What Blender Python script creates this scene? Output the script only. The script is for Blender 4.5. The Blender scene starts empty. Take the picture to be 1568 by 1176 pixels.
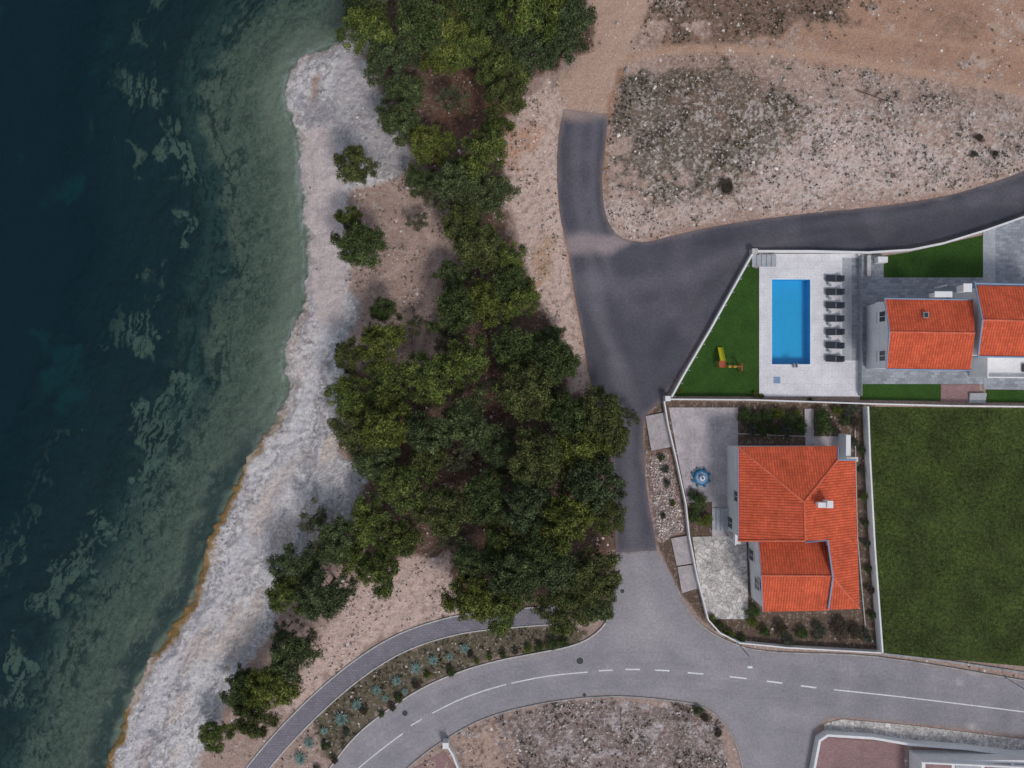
import bpy, bmesh, math, random
import numpy as np
from mathutils import Vector
from mathutils.geometry import delaunay_2d_cdt
random.seed(3); RNG=np.random.default_rng(7)
S=13.0; CX,CY=784.0,588.0
H=(1568/S/2)/(18/28.0)
scn=bpy.context.scene
SEA=-1.6
def W(px,py,z=0.0):
    k=(H-z)/H
    return Vector(((px-CX)/S*k,(CY-py)/S*k,z))
def s2l(v):
    v=v/255.0
    return v/12.92 if v<=0.04045 else ((v+0.055)/1.055)**2.4
def c(r,g,b): return (s2l(r),s2l(g),s2l(b))
def ca(r,g,b): return np.array(c(r,g,b))
# ---------- numpy noise
def hsh(ix,iy,seed):
    n=(ix*374761393+iy*668265263+seed*1274126)&0xffffffff
    n=((n^(n>>13))*1274126177)&0xffffffff
    n=n^(n>>16)
    return n/4294967295.0
def vnoise(x,y,seed=0):
    ix=np.floor(x).astype(np.int64); iy=np.floor(y).astype(np.int64)
    fx=x-ix; fy=y-iy; fx=fx*fx*(3-2*fx); fy=fy*fy*(3-2*fy)
    a=hsh(ix,iy,seed);b=hsh(ix+1,iy,seed);cc=hsh(ix,iy+1,seed);d=hsh(ix+1,iy+1,seed)
    return (a+(b-a)*fx)*(1-fy)+(cc+(d-cc)*fx)*fy
def fbm(x,y,o=4,seed=0,rough=0.5):
    t=0*x; a=1.0; s=0
    for i in range(o):
        t=t+a*(vnoise(x*2**i+i*17.3,y*2**i-i*9.1,seed+i)*2-1); s+=a; a*=rough
    return t/s
def ss(a,b,x):
    t=np.clip((x-a)/(b-a),0,1); return t*t*(3-2*t)
def segd(X,Y,a,b):
    dx,dy=b[0]-a[0],b[1]-a[1]; L=dx*dx+dy*dy+1e-9
    t=np.clip(((X-a[0])*dx+(Y-a[1])*dy)/L,0,1)
    return np.hypot(X-a[0]-t*dx,Y-a[1]-t*dy),t
def sdpoly(X,Y,poly,margin=60):
    out=np.full(X.shape,-999.0)
    P=np.array(poly,float)
    m=(X>P[:,0].min()-margin)&(X<P[:,0].max()+margin)&(Y>P[:,1].min()-margin)&(Y<P[:,1].max()+margin)
    x=X[m];y=Y[m]
    if x.size==0: return out
    D=np.full(x.shape,1e9); ins=np.zeros(x.shape,bool)
    n=len(P)
    for i in range(n):
        a=P[i];b=P[(i+1)%n]
        d,_=segd(x,y,a,b); D=np.minimum(D,d)
        if a[1]!=b[1]:
            cr=((a[1]>y)!=(b[1]>y))&(x<(b[0]-a[0])*(y-a[1])/(b[1]-a[1])+a[0])
            ins^=cr
    out[m]=np.where(ins,D,-D)
    return out
def dline(X,Y,pts):
    D=np.full(X.shape,1e9)
    for a,b in zip(pts[:-1],pts[1:]):
        D=np.minimum(D,segd(X,Y,a,b)[0])
    return D
def smooth(pts,n=5):
    P=[pts[0]]+list(pts)+[pts[-1]]; out=[]
    for i in range(1,len(P)-2):
        p0,p1,p2,p3=[np.array(q,float) for q in P[i-1:i+3]]
        for k in range(n):
            t=k/n
            out.append(tuple(0.5*((2*p1)+(-p0+p2)*t+(2*p0-5*p1+4*p2-p3)*t*t+(-p0+3*p1-3*p2+p3)*t**3)))
    out.append(tuple(map(float,pts[-1])))
    return out
# ---------- materials
def nd(nt,t,**k):
    n=nt.nodes.new(t)
    for a,b in k.items(): setattr(n,a,b)
    return n
def mat(name,col=(.5,.5,.5),rough=.85,attr=None,n1=(0.7,.25),n2=(5,.3),bump=.3,bscale=8,spec=.3,bdist=.03):
    m=bpy.data.materials.new(name); m.use_nodes=True; nt=m.node_tree; L=nt.links
    b=nt.nodes['Principled BSDF']; b.inputs['Roughness'].default_value=rough
    b.inputs['Specular IOR Level'].default_value=spec
    g=nd(nt,'ShaderNodeNewGeometry')
    if attr:
        s=nd(nt,'ShaderNodeAttribute',attribute_name=attr); src=s.outputs['Color']
    else:
        s=nd(nt,'ShaderNodeRGB'); s.outputs[0].default_value=(*col,1); src=s.outputs[0]
    for sc,am in (n1,n2):
        if am==0: continue
        t=nd(nt,'ShaderNodeTexNoise'); t.inputs['Scale'].default_value=sc; t.inputs['Detail'].default_value=4 if sc<2 else 2; t.inputs['Roughness'].default_value=.65
        L.new(g.outputs['Position'],t.inputs['Vector'])
        r=nd(nt,'ShaderNodeMapRange'); r.inputs[1].default_value=.3;r.inputs[2].default_value=.7;r.inputs[3].default_value=1-am;r.inputs[4].default_value=1+am
        L.new(t.outputs[0],r.inputs[0])
        v=nd(nt,'ShaderNodeVectorMath',operation='SCALE'); L.new(src,v.inputs[0]); L.new(r.outputs[0],v.inputs['Scale']); src=v.outputs[0]
    L.new(src,b.inputs['Base Color'])
    if bump:
        t=nd(nt,'ShaderNodeTexNoise'); t.inputs['Scale'].default_value=bscale; t.inputs['Detail'].default_value=2
        L.new(g.outputs['Position'],t.inputs['Vector'])
        bp=nd(nt,'ShaderNodeBump'); bp.inputs['Strength'].default_value=bump; bp.inputs['Distance'].default_value=bdist
        L.new(t.outputs[0],bp.inputs['Height']); L.new(bp.outputs[0],b.inputs['Normal'])
    return m
def paving(name,col,grout,sx,sy,brick=True,var=.15):
    m=mat(name,col,.8,bump=.2,n1=(.5,.12),n2=(6,.15)); nt=m.node_tree;L=nt.links
    b=nt.nodes['Principled BSDF']; g=[n for n in nt.nodes if n.type=='NEW_GEOMETRY'][0]
    prev=b.inputs['Base Color'].links[0].from_socket
    if brick:
        t=nd(nt,'ShaderNodeTexBrick'); t.inputs['Scale'].default_value=1; t.inputs['Brick Width'].default_value=sx; t.inputs['Row Height'].default_value=sy
        t.inputs['Mortar Size'].default_value=.02; t.inputs['Color1'].default_value=(1-var,1-var,1-var,1);t.inputs['Color2'].default_value=(1+var,)*3+(1,); t.inputs['Mortar'].default_value=(*grout,1)
        L.new(g.outputs['Position'],t.inputs['Vector']); o=t.outputs['Color']
    else:
        nz=nd(nt,'ShaderNodeTexNoise'); nz.inputs['Scale'].default_value=1.2; L.new(g.outputs['Position'],nz.inputs['Vector'])
        ad=nd(nt,'ShaderNodeVectorMath',operation='ADD'); L.new(g.outputs['Position'],ad.inputs[0]); L.new(nz.outputs['Color'],ad.inputs[1])
        t=nd(nt,'ShaderNodeTexVoronoi',feature='DISTANCE_TO_EDGE'); t.inputs['Scale'].default_value=sx
        L.new(ad.outputs[0],t.inputs['Vector'])
        r=nd(nt,'ShaderNodeMapRange'); r.inputs[1].default_value=.01;r.inputs[2].default_value=.09;r.inputs[3].default_value=grout[0];r.inputs[4].default_value=1
        L.new(t.outputs[0],r.inputs[0])
        t2=nd(nt,'ShaderNodeTexVoronoi'); t2.inputs['Scale'].default_value=sx; L.new(ad.outputs[0],t2.inputs['Vector'])
        sp=nd(nt,'ShaderNodeSeparateColor'); L.new(t2.outputs['Color'],sp.inputs[0]); r5=nd(nt,'ShaderNodeMapRange'); r5.inputs[3].default_value=.75; r5.inputs[4].default_value=1.15; L.new(sp.outputs[0],r5.inputs[0])
        mm=nd(nt,'ShaderNodeMath',operation='MULTIPLY'); L.new(r.outputs[0],mm.inputs[0]); L.new(r5.outputs[0],mm.inputs[1]); o=mm.outputs[0]
    mx=nd(nt,'ShaderNodeVectorMath',operation='MULTIPLY'); L.new(prev,mx.inputs[0]); L.new(o,mx.inputs[1]); L.new(mx.outputs[0],b.inputs['Base Color'])
    return m
M={}
M['white']=mat('white_plaster',(.78,.78,.79),.8,n1=(.6,.08),n2=(6,.08),bump=.15)
M['dirtywhite']=mat('weathered_concrete_wall',(.52,.51,.50),.85,n1=(.8,.2),n2=(7,.2))
M['kerb']=mat('concrete_kerb',(.34,.33,.33),.85,n1=(.8,.3),n2=(7,.3))
M['dark']=mat('dark_cloth',(.03,.035,.05),.7,n1=(1,.1),n2=(20,.2))
M['metal']=mat('grey_metal',(.3,.32,.35),.4,bump=0)
M['darkmetal']=mat('dark_frame',(.06,.065,.08),.5,bump=0)
M['bluegut']=mat('blue_grey_gutter',c(130,155,185),.5,bump=0,n1=(1,.1),n2=(8,.1))
M['bark']=mat('pine_bark',(.09,.06,.045),.95)
M['leaf']=mat('pine_needles',attr='Col',rough=.7,bump=0,n1=(.25,.15),n2=(3,0),spec=.15)
M['stone']=mat('loose_stone',attr='Col',rough=.9,bump=0,n2=(9,.15))
M['asphalt']=mat('asphalt',attr='Col',rough=.8,n1=(.35,.10),n2=(3.5,.15),bump=.3,bscale=30,bdist=.01)
M['paint']=mat('road_paint',(.72,.72,.72),.7,bump=0,n1=(1,.15),n2=(9,.25))
M['concrete']=mat('patio_concrete',c(180,172,175),.85,n1=(.5,.22),n2=(3,.15))
M['pad']=mat('pad_concrete',c(174,166,168),.85,n1=(.8,.18),n2=(4,.15))
M['terrace']=paving('pale_terrace_tiles',c(222,220,224),(.85,.85,.85),.8,.8,var=.02)
M['slate']=paving('slate_tiles',c(148,152,160),(.85,.85,.85),.7,.35,var=.22)
M['greytile']=paving('grey_tiles',c(172,175,181),(.85,.85,.85),.5,.5,var=.05)
M['redpave']=paving('reddish_paving',c(150,120,120),(.8,.8,.8),.3,.15,var=.14)
M['pathpave']=paving('path_pavers',c(128,124,134),(.7,.7,.7),.5,.3,var=.10)
M['crazy']=paving('crazy_stone_paving',c(206,200,196),(.5,),1.9,1,brick=False)
M['lawn']=mat('lawn_turf',c(50,80,28),.95,n1=(.5,.2),n2=(7,.35),bump=.5,bscale=20)
M['field']=mat('meadow_turf',c(62,74,32),.95,n1=(.22,.42),n2=(2.6,.5),bump=.6,bscale=10,bdist=.06)
M['yellow']=mat('yellow_plastic',(.65,.6,.02),.4,bump=0,n1=(1,.05),n2=(5,.05))
M['red']=mat('red_wood',(.4,.09,.04),.6,bump=0,n1=(1,.1),n2=(5,.1))
M['bluet']=mat('blue_mosaic',c(35,110,150),.35,bump=0,n2=(12,.35))
M['pooltile']=mat('pool_blue_liner',c(46,180,232),.5,bump=0,n1=(.3,.05),n2=(3,.04))
M['glass']=mat('window_glass',(.03,.04,.05),.1,bump=0,n1=(1,.05),n2=(4,.05),spec=.6)
M['iron']=mat('cast_iron',(.05,.05,.05),.6)
M['joint']=mat('joint_grey',(.25,.24,.25))
def watermat(name,tint,wscale,strength):
    m=bpy.data.materials.new(name); m.use_nodes=True; nt=m.node_tree;L=nt.links; nt.nodes.clear()
    o=nd(nt,'ShaderNodeOutputMaterial'); tr=nd(nt,'ShaderNodeBsdfTransparent'); tr.inputs[0].default_value=(*tint,1)
    gs=nd(nt,'ShaderNodeBsdfGlossy'); gs.inputs['Roughness'].default_value=.12
    fr=nd(nt,'ShaderNodeFresnel'); fr.inputs[0].default_value=1.33
    g=nd(nt,'ShaderNodeNewGeometry'); mp=nd(nt,'ShaderNodeMapping'); mp.inputs['Rotation'].default_value=(0,0,.5); mp.inputs['Scale'].default_value=(1,.5,1)
    t=nd(nt,'ShaderNodeTexNoise'); t.inputs['Scale'].default_value=wscale; t.inputs['Detail'].default_value=4
    L.new(g.outputs['Position'],mp.inputs[0]); L.new(mp.outputs[0],t.inputs['Vector'])
    b=nd(nt,'ShaderNodeBump'); b.inputs['Strength'].default_value=strength; b.inputs['Distance'].default_value=.2
    L.new(t.outputs[0],b.inputs['Height']); L.new(b.outputs[0],gs.inputs['Normal']); L.new(b.outputs[0],fr.inputs['Normal'])
    mx=nd(nt,'ShaderNodeMixShader'); L.new(fr.outputs[0],mx.inputs[0]); L.new(tr.outputs[0],mx.inputs[1]); L.new(gs.outputs[0],mx.inputs[2]); L.new(mx.outputs[0],o.inputs[0])
    return m
M['sea']=watermat('sea_water',(.95,.99,.99),1.3,.35)
M['poolw']=watermat('pool_water',(.93,.99,1.),1.5,.1)
def roofmat():
    m=bpy.data.materials.new('terracotta_tiles'); m.use_nodes=True; nt=m.node_tree;L=nt.links
    b=nt.nodes['Principled BSDF']; b.inputs['Roughness'].default_value=.85; b.inputs['Specular IOR Level'].default_value=.15
    uv=nd(nt,'ShaderNodeUVMap'); uv.uv_map='UVMap'; sp=nd(nt,'ShaderNodeSeparateXYZ'); L.new(uv.outputs[0],sp.inputs[0])
    def saw(out,period):
        a=nd(nt,'ShaderNodeMath',operation='MULTIPLY'); a.inputs[1].default_value=1/period; L.new(out,a.inputs[0])
        f=nd(nt,'ShaderNodeMath',operation='FRACT'); L.new(a.outputs[0],f.inputs[0]); return f.outputs[0],a.outputs[0]
    fu,au=saw(sp.outputs[0],.30); fv,av=saw(sp.outputs[1],.36)
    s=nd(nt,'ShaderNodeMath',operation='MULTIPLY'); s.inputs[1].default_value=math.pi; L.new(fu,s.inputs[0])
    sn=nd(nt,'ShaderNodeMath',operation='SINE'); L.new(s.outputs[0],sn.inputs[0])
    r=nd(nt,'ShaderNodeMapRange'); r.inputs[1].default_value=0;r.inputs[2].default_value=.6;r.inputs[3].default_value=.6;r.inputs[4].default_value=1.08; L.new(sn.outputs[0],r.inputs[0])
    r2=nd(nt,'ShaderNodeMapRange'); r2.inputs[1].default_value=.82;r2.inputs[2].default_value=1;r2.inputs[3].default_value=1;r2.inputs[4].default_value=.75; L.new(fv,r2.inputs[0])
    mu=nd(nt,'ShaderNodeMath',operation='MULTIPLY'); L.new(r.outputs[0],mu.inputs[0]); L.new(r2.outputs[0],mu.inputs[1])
    fl1=nd(nt,'ShaderNodeMath',operation='FLOOR');L.new(au,fl1.inputs[0]); fl2=nd(nt,'ShaderNodeMath',operation='FLOOR');L.new(av,fl2.inputs[0])
    cb=nd(nt,'ShaderNodeCombineXYZ');L.new(fl1.outputs[0],cb.inputs[0]);L.new(fl2.outputs[0],cb.inputs[1])
    wn=nd(nt,'ShaderNodeTexWhiteNoise',noise_dimensions='2D');L.new(cb.outputs[0],wn.inputs['Vector'])
    r3=nd(nt,'ShaderNodeMapRange'); r3.inputs[3].default_value=.86;r3.inputs[4].default_value=1.12;L.new(wn.outputs[0],r3.inputs[0])
    m2=nd(nt,'ShaderNodeMath',operation='MULTIPLY');L.new(mu.outputs[0],m2.inputs[0]);L.new(r3.outputs[0],m2.inputs[1])
    g=nd(nt,'ShaderNodeNewGeometry'); tn=nd(nt,'ShaderNodeTexNoise'); tn.inputs['Scale'].default_value=.6; tn.inputs['Detail'].default_value=5; L.new(g.outputs['Position'],tn.inputs['Vector'])
    r4=nd(nt,'ShaderNodeMapRange'); r4.inputs[1].default_value=.3;r4.inputs[2].default_value=.7;r4.inputs[3].default_value=.82;r4.inputs[4].default_value=1.12;L.new(tn.outputs[0],r4.inputs[0])
    m3=nd(nt,'ShaderNodeMath',operation='MULTIPLY');L.new(m2.outputs[0],m3.inputs[0]);L.new(r4.outputs[0],m3.inputs[1])
    v=nd(nt,'ShaderNodeVectorMath',operation='SCALE'); v.inputs[0].default_value=c(206,95,66); L.new(m3.outputs[0],v.inputs['Scale']); L.new(v.outputs[0],b.inputs['Base Color'])
    bp=nd(nt,'ShaderNodeBump'); bp.inputs['Strength'].default_value=.6; bp.inputs['Distance'].default_value=.06; L.new(sn.outputs[0],bp.inputs['Height']); L.new(bp.outputs[0],b.inputs['Normal'])
    return m
M['roof']=roofmat()
M['ridge']=mat('ridge_tiles',c(208,108,82),.8,n2=(6,.2))
# ---------- mesh helpers
def link(o): scn.collection.objects.link(o); return o
def np_mesh(name,V,F,cols=None,mats=(),midx=None,smoothf=False):
    V=np.asarray(V,np.float32);F=np.asarray(F,np.int32)
    me=bpy.data.meshes.new(name); k=F.shape[1]
    me.vertices.add(len(V)); me.vertices.foreach_set('co',V.ravel())
    me.loops.add(F.size); me.loops.foreach_set('vertex_index',F.ravel())
    me.polygons.add(len(F)); me.polygons.foreach_set('loop_start',np.arange(0,F.size,k,dtype=np.int32))
    me.polygons.foreach_set('loop_total',np.full(len(F),k,np.int32))
    for m in mats: me.materials.append(m)
    if midx is not None: me.polygons.foreach_set('material_index',np.asarray(midx,np.int32))
    me.update(calc_edges=True); me.validate()
    if smoothf: me.polygons.foreach_set('use_smooth',np.ones(len(F),bool))
    if cols is not None:
        for nm,C in cols.items():
            a=me.attributes.new(nm,'FLOAT_COLOR','POINT')
            C4=np.ones((len(V),4),np.float32); C4[:,:C.shape[1]]=C; a.data.foreach_set('color',C4.ravel())
    return me
def pydata(name,V,F,m,parent=None):
    me=bpy.data.meshes.new(name); me.from_pydata([tuple(v) for v in V],[],F); me.materials.append(m); me.update()
    o=link(bpy.data.objects.new(name,me))
    if parent: o.parent=parent
    return o
def fixn(o):
    bm=bmesh.new(); bm.from_mesh(o.data); bmesh.ops.recalc_face_normals(bm,faces=bm.faces); bm.to_mesh(o.data); bm.free(); return o
def empty(name):
    e=link(bpy.data.objects.new(name,None)); e.empty_display_size=.5; return e
def prism(name,pts,z0,z1,m,parent=None,bev=0):
    n=len(pts); V=[(p[0],p[1],z0) for p in pts]+[(p[0],p[1],z1) for p in pts]
    F=[list(range(n))[::-1],list(range(n,2*n))]+[[i,(i+1)%n,(i+1)%n+n,i+n] for i in range(n)]
    o=fixn(pydata(name,V,F,m,parent))
    if bev:
        b=o.modifiers.new('b','BEVEL'); b.width=bev; b.segments=2; b.limit_method='ANGLE'
    return o
def pbox(name,x0,y0,x1,y1,z0,z1,m,parent=None,bev=0,zp=0):
    return prism(name,[W(x,y,zp)[:2] for x,y in ((x0,y0),(x1,y0),(x1,y1),(x0,y1))],z0,z1,m,parent,bev)
def wallpath(name,pts,w,z0,z1,m,parent=None,closed=False,bev=.02):
    P=[W(*p) for p in pts]; n=len(P); A=[];B=[]
    for i in range(n):
        a=P[i-1] if i>0 or closed else None; b=P[(i+1)%n] if i<n-1 or closed else None
        d1=(P[i]-a).normalized() if a is not None else None; d2=(b-P[i]).normalized() if b is not None else None
        d1=d1 or d2; d2=d2 or d1
        t=(d1+d2).normalized(); nn=Vector((-t.y,t.x,0)); k=1/max(.45,nn.dot(Vector((-d1.y,d1.x,0))))
        A.append(P[i]+nn*w/2*k); B.append(P[i]-nn*w/2*k)
    V=[];F=[]
    for i in range(n):
        V+=[(A[i].x,A[i].y,z0),(B[i].x,B[i].y,z0),(B[i].x,B[i].y,z1),(A[i].x,A[i].y,z1)]
    for i in range(n if closed else n-1):
        j=(i+1)%n
        for k in range(4): F.append([4*i+k,4*i+(k+1)%4,4*j+(k+1)%4,4*j+k])
    if not closed: F+= [[0,1,2,3],[4*n-4,4*n-3,4*n-2,4*n-1]]
    o=fixn(pydata(name,V,F,m,parent))
    if bev:
        b=o.modifiers.new('b','BEVEL'); b.width=bev; b.segments=1; b.limit_method='ANGLE'
    return o
def sheet(name,poly,z,m,colf=None,cell=None,parent=None):
    pts=[Vector(W(*p)[:2]) for p in poly]; n=len(pts)
    edges=[(i,(i+1)%n) for i in range(n)]
    if cell:
        xs=[p.x for p in pts];ys=[p.y for p in pts]
        X,Y=np.meshgrid(np.arange(min(xs),max(xs),cell),np.arange(min(ys),max(ys),cell))
        X=X.ravel();Y=Y.ravel(); X=X+RNG.uniform(-.1,.1,X.size)*cell
        d=sdpoly(X,Y,[(p.x,p.y) for p in pts],1); k=d>.35*cell
        pts=pts+[Vector((a,b)) for a,b in zip(X[k],Y[k])]
    r=delaunay_2d_cdt(pts,edges,[list(range(n))],1,1e-5)
    V=np.array([(v.x,v.y,z) for v in r[0]]); F=np.array([f for f in r[2]])
    a,b,cc=V[F[:,0]],V[F[:,1]],V[F[:,2]]
    cr=(b[:,0]-a[:,0])*(cc[:,1]-a[:,1])-(b[:,1]-a[:,1])*(cc[:,0]-a[:,0])
    F[cr<0]=F[cr<0][:,::-1]
    cols=None
    if colf is not None:
        cols={'Col':colf(V[:,0]*S+CX,CY-V[:,1]*S)}
    o=link(bpy.data.objects.new(name,np_mesh(name,V,F,cols,[m])))
    if parent: o.parent=parent
    return o
# ---------- layout outlines
sh=[(640,-120),(575,-30),(548,10),(530,60),(492,76),(455,93),(441,120),(438,160),(451,190),(459,240),(463,300),(468,360),(469,420),(463,470),(446,510),(435,555),(441,590),(430,625),(402,670),(375,715),(346,775),(318,840),(294,915),(268,955),(230,1010),(195,1080),(163,1176),(130,1260)]
sh=[(CX+(x-CX)*(1-SEA/H),CY+(y-CY)*(1-SEA/H)) for x,y in smooth(sh,3)]
shore=[(3000,-40000),(1400,-3000),(800,-600)]+sh+[(0,1700),(-600,4000),(-6000,40000)]
seapoly=shore+[(-70000,40000),(-70000,-40000)]
newroad_l=smooth([(864,167),(857,200),(853,260),(858,330),(870,385),(880,450),(893,520),(906,590),(925,640),(935,700),(940,780),(943,846)],4)
newroad_r=[(1006,843)]+smooth([(1003,820),(992,760),(986,690),(988,640),(1012,616)],4)+[(1022,604),(1045,566),(1100,478),(1150,386)]+smooth([(1160,383),(1240,386),(1325,388),(1390,381),(1450,368),(1505,352),(1568,328),(1700,265)],4)
newroad_t=smooth([(1700,200),(1568,262),(1500,286),(1450,300),(1350,316),(1250,326),(1150,338),(1080,350),(1020,364),(985,371),(948,362),(928,330),(922,280),(926,230),(932,176)],4)
newroad=newroad_l+newroad_r+newroad_t
old_up=smooth([(440,1260),(505,1176),(540,1132),(580,1097),(640,1057),(700,1030),(760,1012),(820,1000),(870,990),(905,975),(930,948),(940,900),(943,846)],4)
old_r=[(1006,843)]+smooth([(1012,850),(1030,885),(1048,925),(1075,958),(1120,984),(1180,998),(1345,1006),(1568,1042),(1720,1070)],4)
old_low=[(1720,1150)]+smooth([(1568,1128),(1400,1108),(1290,1099),(1262,1104),(1248,1125),(1238,1176),(1230,1260)],4)
old_low2=smooth([(1150,1260),(1137,1176),(1125,1135),(1105,1104),(1080,1084),(1040,1074),(950,1066),(870,1071),(800,1083),(740,1101),(690,1127),(640,1162),(590,1210),(560,1260)],4)
oldroad=old_up+old_r+old_low+old_low2
pathc=smooth([(330,1260),(398,1172),(448,1115),(505,1060),(565,1013),(625,980),(700,957),(780,947),(862,941)],5)
def offs(c0,w):
    out=[]
    for i,p in enumerate(c0):
        a=np.array(c0[max(i-1,0)]);b=np.array(c0[min(i+1,len(c0)-1)]); t=(b-a)/np.linalg.norm(b-a)
        out.append((p[0]-t[1]*w,p[1]+t[0]*w))
    return out
pathpoly=offs(pathc,-13)+offs(pathc,13)[::-1]
estateB=[(1025,606),(1150,388),(1325,388),(1390,382),(1505,353),(1568,330),(1720,262),(1720,622),(1330,620),(1025,612)]
estateA=[(1015,612),(1340,618),(1348,1000),(1130,985),(1075,950),(1040,905),(1005,830),(986,690),(988,640)]
fieldP=[(1330,623),(1720,626),(1720,1062),(1568,1020),(1347,1000)]
estateC=[(1262,1106),(1400,1112),(1720,1150),(1720,1300),(1235,1300)]
# ---------- ground
xi=np.arange(-66,66.01,.145); yi=np.arange(-51,51.01,.145)
ext=66*np.geomspace(1.02,45,24); exty=51*np.geomspace(1.02,58,24)
xs=np.concatenate([-ext[::-1],xi,ext]); ys=np.concatenate([-exty[::-1],yi,exty])
XX,YY=np.meshgrid(xs,ys); X=XX.ravel();Y=YY.ravel(); PX=X*S+CX; PY=CY-Y*S
jn=fbm(X*.45,Y*.45,4,5); jf=fbm(X*1.7,Y*1.7,3,9); jl=fbm(X*.12,Y*.12,5,15,.6); jm=fbm(X*.9,Y*.9,5,25,.65); jh=fbm(X*2.6,Y*2.6,3,35,.7)
D=np.full(X.shape,1e9); SS=np.zeros(X.shape); acc=0
for a,b in zip(shore[:-1],shore[1:]):
    L=math.hypot(b[0]-a[0],b[1]-a[1]); d,t=segd(PX,PY,a,b); m=d<D; D[m]=d[m]; SS[m]=acc+t[m]*L; acc+=L
P=np.array(seapoly); ins=np.zeros(X.shape,bool)
for i in range(len(P)):
    a=P[i];b=P[(i+1)%len(P)]
    if a[1]!=b[1]: ins^=((a[1]>PY)!=(b[1]>PY))&(PX<(b[0]-a[0])*(PY-a[1])/(b[1]-a[1])+a[0])
d=np.where(ins,-D,D)/S; s=SS/S
d=d+.6*jn+.4*jf
C=np.tile(ca(168,145,135),(len(X),1)); MS=np.zeros((len(X),3)); MS[:,0]=.4; MS[:,1]=.2
def blend(m,col,stone=None,scrub=None,rock=None):
    global C
    m_=m[:,None]; C=C*(1-m_)+np.array(col)*m_
    for k,v in enumerate((stone,scrub,rock)):
        if v is not None: MS[:,k]=MS[:,k]*(1-m)+v*m
def reg(poly,col,soft=8,na=14,op=1,**k):
    sd=sdpoly(PX,PY,poly,110); m=ss(-soft,soft,sd+na*jn*1.5+na*.6*jf)*op; blend(m,ca(*col),**k)
def trk(pts,w,col,op=1,na=4,soft=4,**k):
    dd=w-dline(PX,PY,smooth(pts,4))+na*jn+na*jf; blend(ss(-soft,soft,dd)*op,ca(*col),**k)
reg([(905,-60),(1700,-60),(1700,262),(1568,262),(1400,310),(1100,345),(940,365),(925,200),(870,168),(850,130),(900,70)],(178,152,139),stone=.6,scrub=.4)
reg([(1000,60),(1200,75),(1320,110),(1700,170),(1700,-60),(1350,-60),(1200,20)],(172,137,116),16,45,stone=.2,scrub=.15)
reg([(1230,130),(1400,120),(1700,160),(1700,250),(1568,240),(1500,215),(1330,200)],(166,145,134),16,45,stone=.9,scrub=.5)
reg([(945,130),(1000,85),(1180,100),(1250,165),(1235,240),(1130,300),(1000,315),(932,280)],(118,107,96),18,55,.92,stone=.55,scrub=.85)
reg([(1000,10),(1080,-60),(1340,-60),(1300,40),(1100,62),(1010,50)],(126,102,88),16,50,stone=.35,scrub=.75)
reg([(938,300),(1000,325),(1120,300),(1200,215),(1260,170),(1400,215),(1520,235),(1400,300),(1100,335),(960,360)],(206,184,174),16,40,.85,stone=.9,scrub=.4)
wide=((PX>900)&(PY<360)).astype(float)
blend(wide*ss(.12,.4,jl+.3*jm)*.45,ca(206,188,178),stone=.9)
blend(wide*ss(.1,.45,-jl+.35*jm)*.45,ca(122,98,84),scrub=.8)
dbz=ss(-30,30,sdpoly(PX,PY,[(960,120),(1250,150),(1568,170),(1568,240),(1400,300),(1000,330)],90))
blend(dbz*ss(.18,.34,jh+.5*jn)*.6,ca(86,76,66)); blend(dbz*ss(.15,.3,fbm(X*3.3,Y*3.3,2,55)+.5*jm)*.55,ca(216,206,200))
reg([(905,-60),(1000,-60),(990,10),(955,90),(935,170),(868,168),(850,135),(900,70)],(188,158,142),6,8,stone=.1,scrub=0)
trk([(1568,285),(1450,302),(1300,322),(1100,346),(1000,366)],7,(168,132,114),.6,4,6)
trk([(960,90),(1060,75),(1250,85),(1400,110),(1568,140)],7,(188,154,132),.8,5,6,stone=.05,scrub=0)
trk([(1250,40),(1400,60),(1568,80)],5,(188,154,132),.6,5,6,stone=.05,scrub=0)
trk([(930,300),(926,240),(930,180),(950,110)],5,(150,112,84),.7,5,4)
reg([(540,-60),(900,-60),(905,70),(805,130),(770,220),(800,400),(860,520),(900,600),(948,640),(950,840),(950,945),(700,950),(560,905),(540,790),(520,690),(530,560),(640,560),(700,470),(690,330),(610,200),(560,100)],(108,86,74),10,14,stone=.3,scrub=.5)
reg([(690,120),(740,90),(790,160),(730,220),(660,190)],(122,88,72),8,10,.8)
reg([(730,540),(800,560),(800,640),(720,640)],(98,68,60),8,10,.8)
reg([(528,280),(600,250),(690,330),(695,400),(690,480),(640,565),(560,500),(530,440)],(166,142,131),8,20,stone=.5,scrub=.5)
trk([(640,330),(670,400),(650,480),(635,560)],6,(190,165,154),.8,3,4,stone=.2,scrub=.1)
trk([(560,440),(620,400),(640,330),(600,290)],5,(186,162,150),.6,3,4,stone=.2,scrub=.1)
reg([(838,115),(870,165),(855,260),(868,385),(893,520),(908,600),(870,610),(850,500),(800,400),(768,290),(785,180)],(206,180,168),6,12,stone=.7,scrub=.3)
reg([(770,205),(840,190),(830,230),(780,240)],(190,138,106),12,22,.6)
reg([(815,380),(840,370),(845,430),(820,440)],(180,140,100),12,20,.6)
trk([(858,300),(872,400),(885,480),(900,570)],4,(176,130,104),.5,3,4)
reg([(545,900),(620,850),(690,838),(702,930),(600,975),(500,1040),(462,1090),(440,1080),(480,980)],(204,178,168),7,16,stone=.6,scrub=.25)
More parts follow.
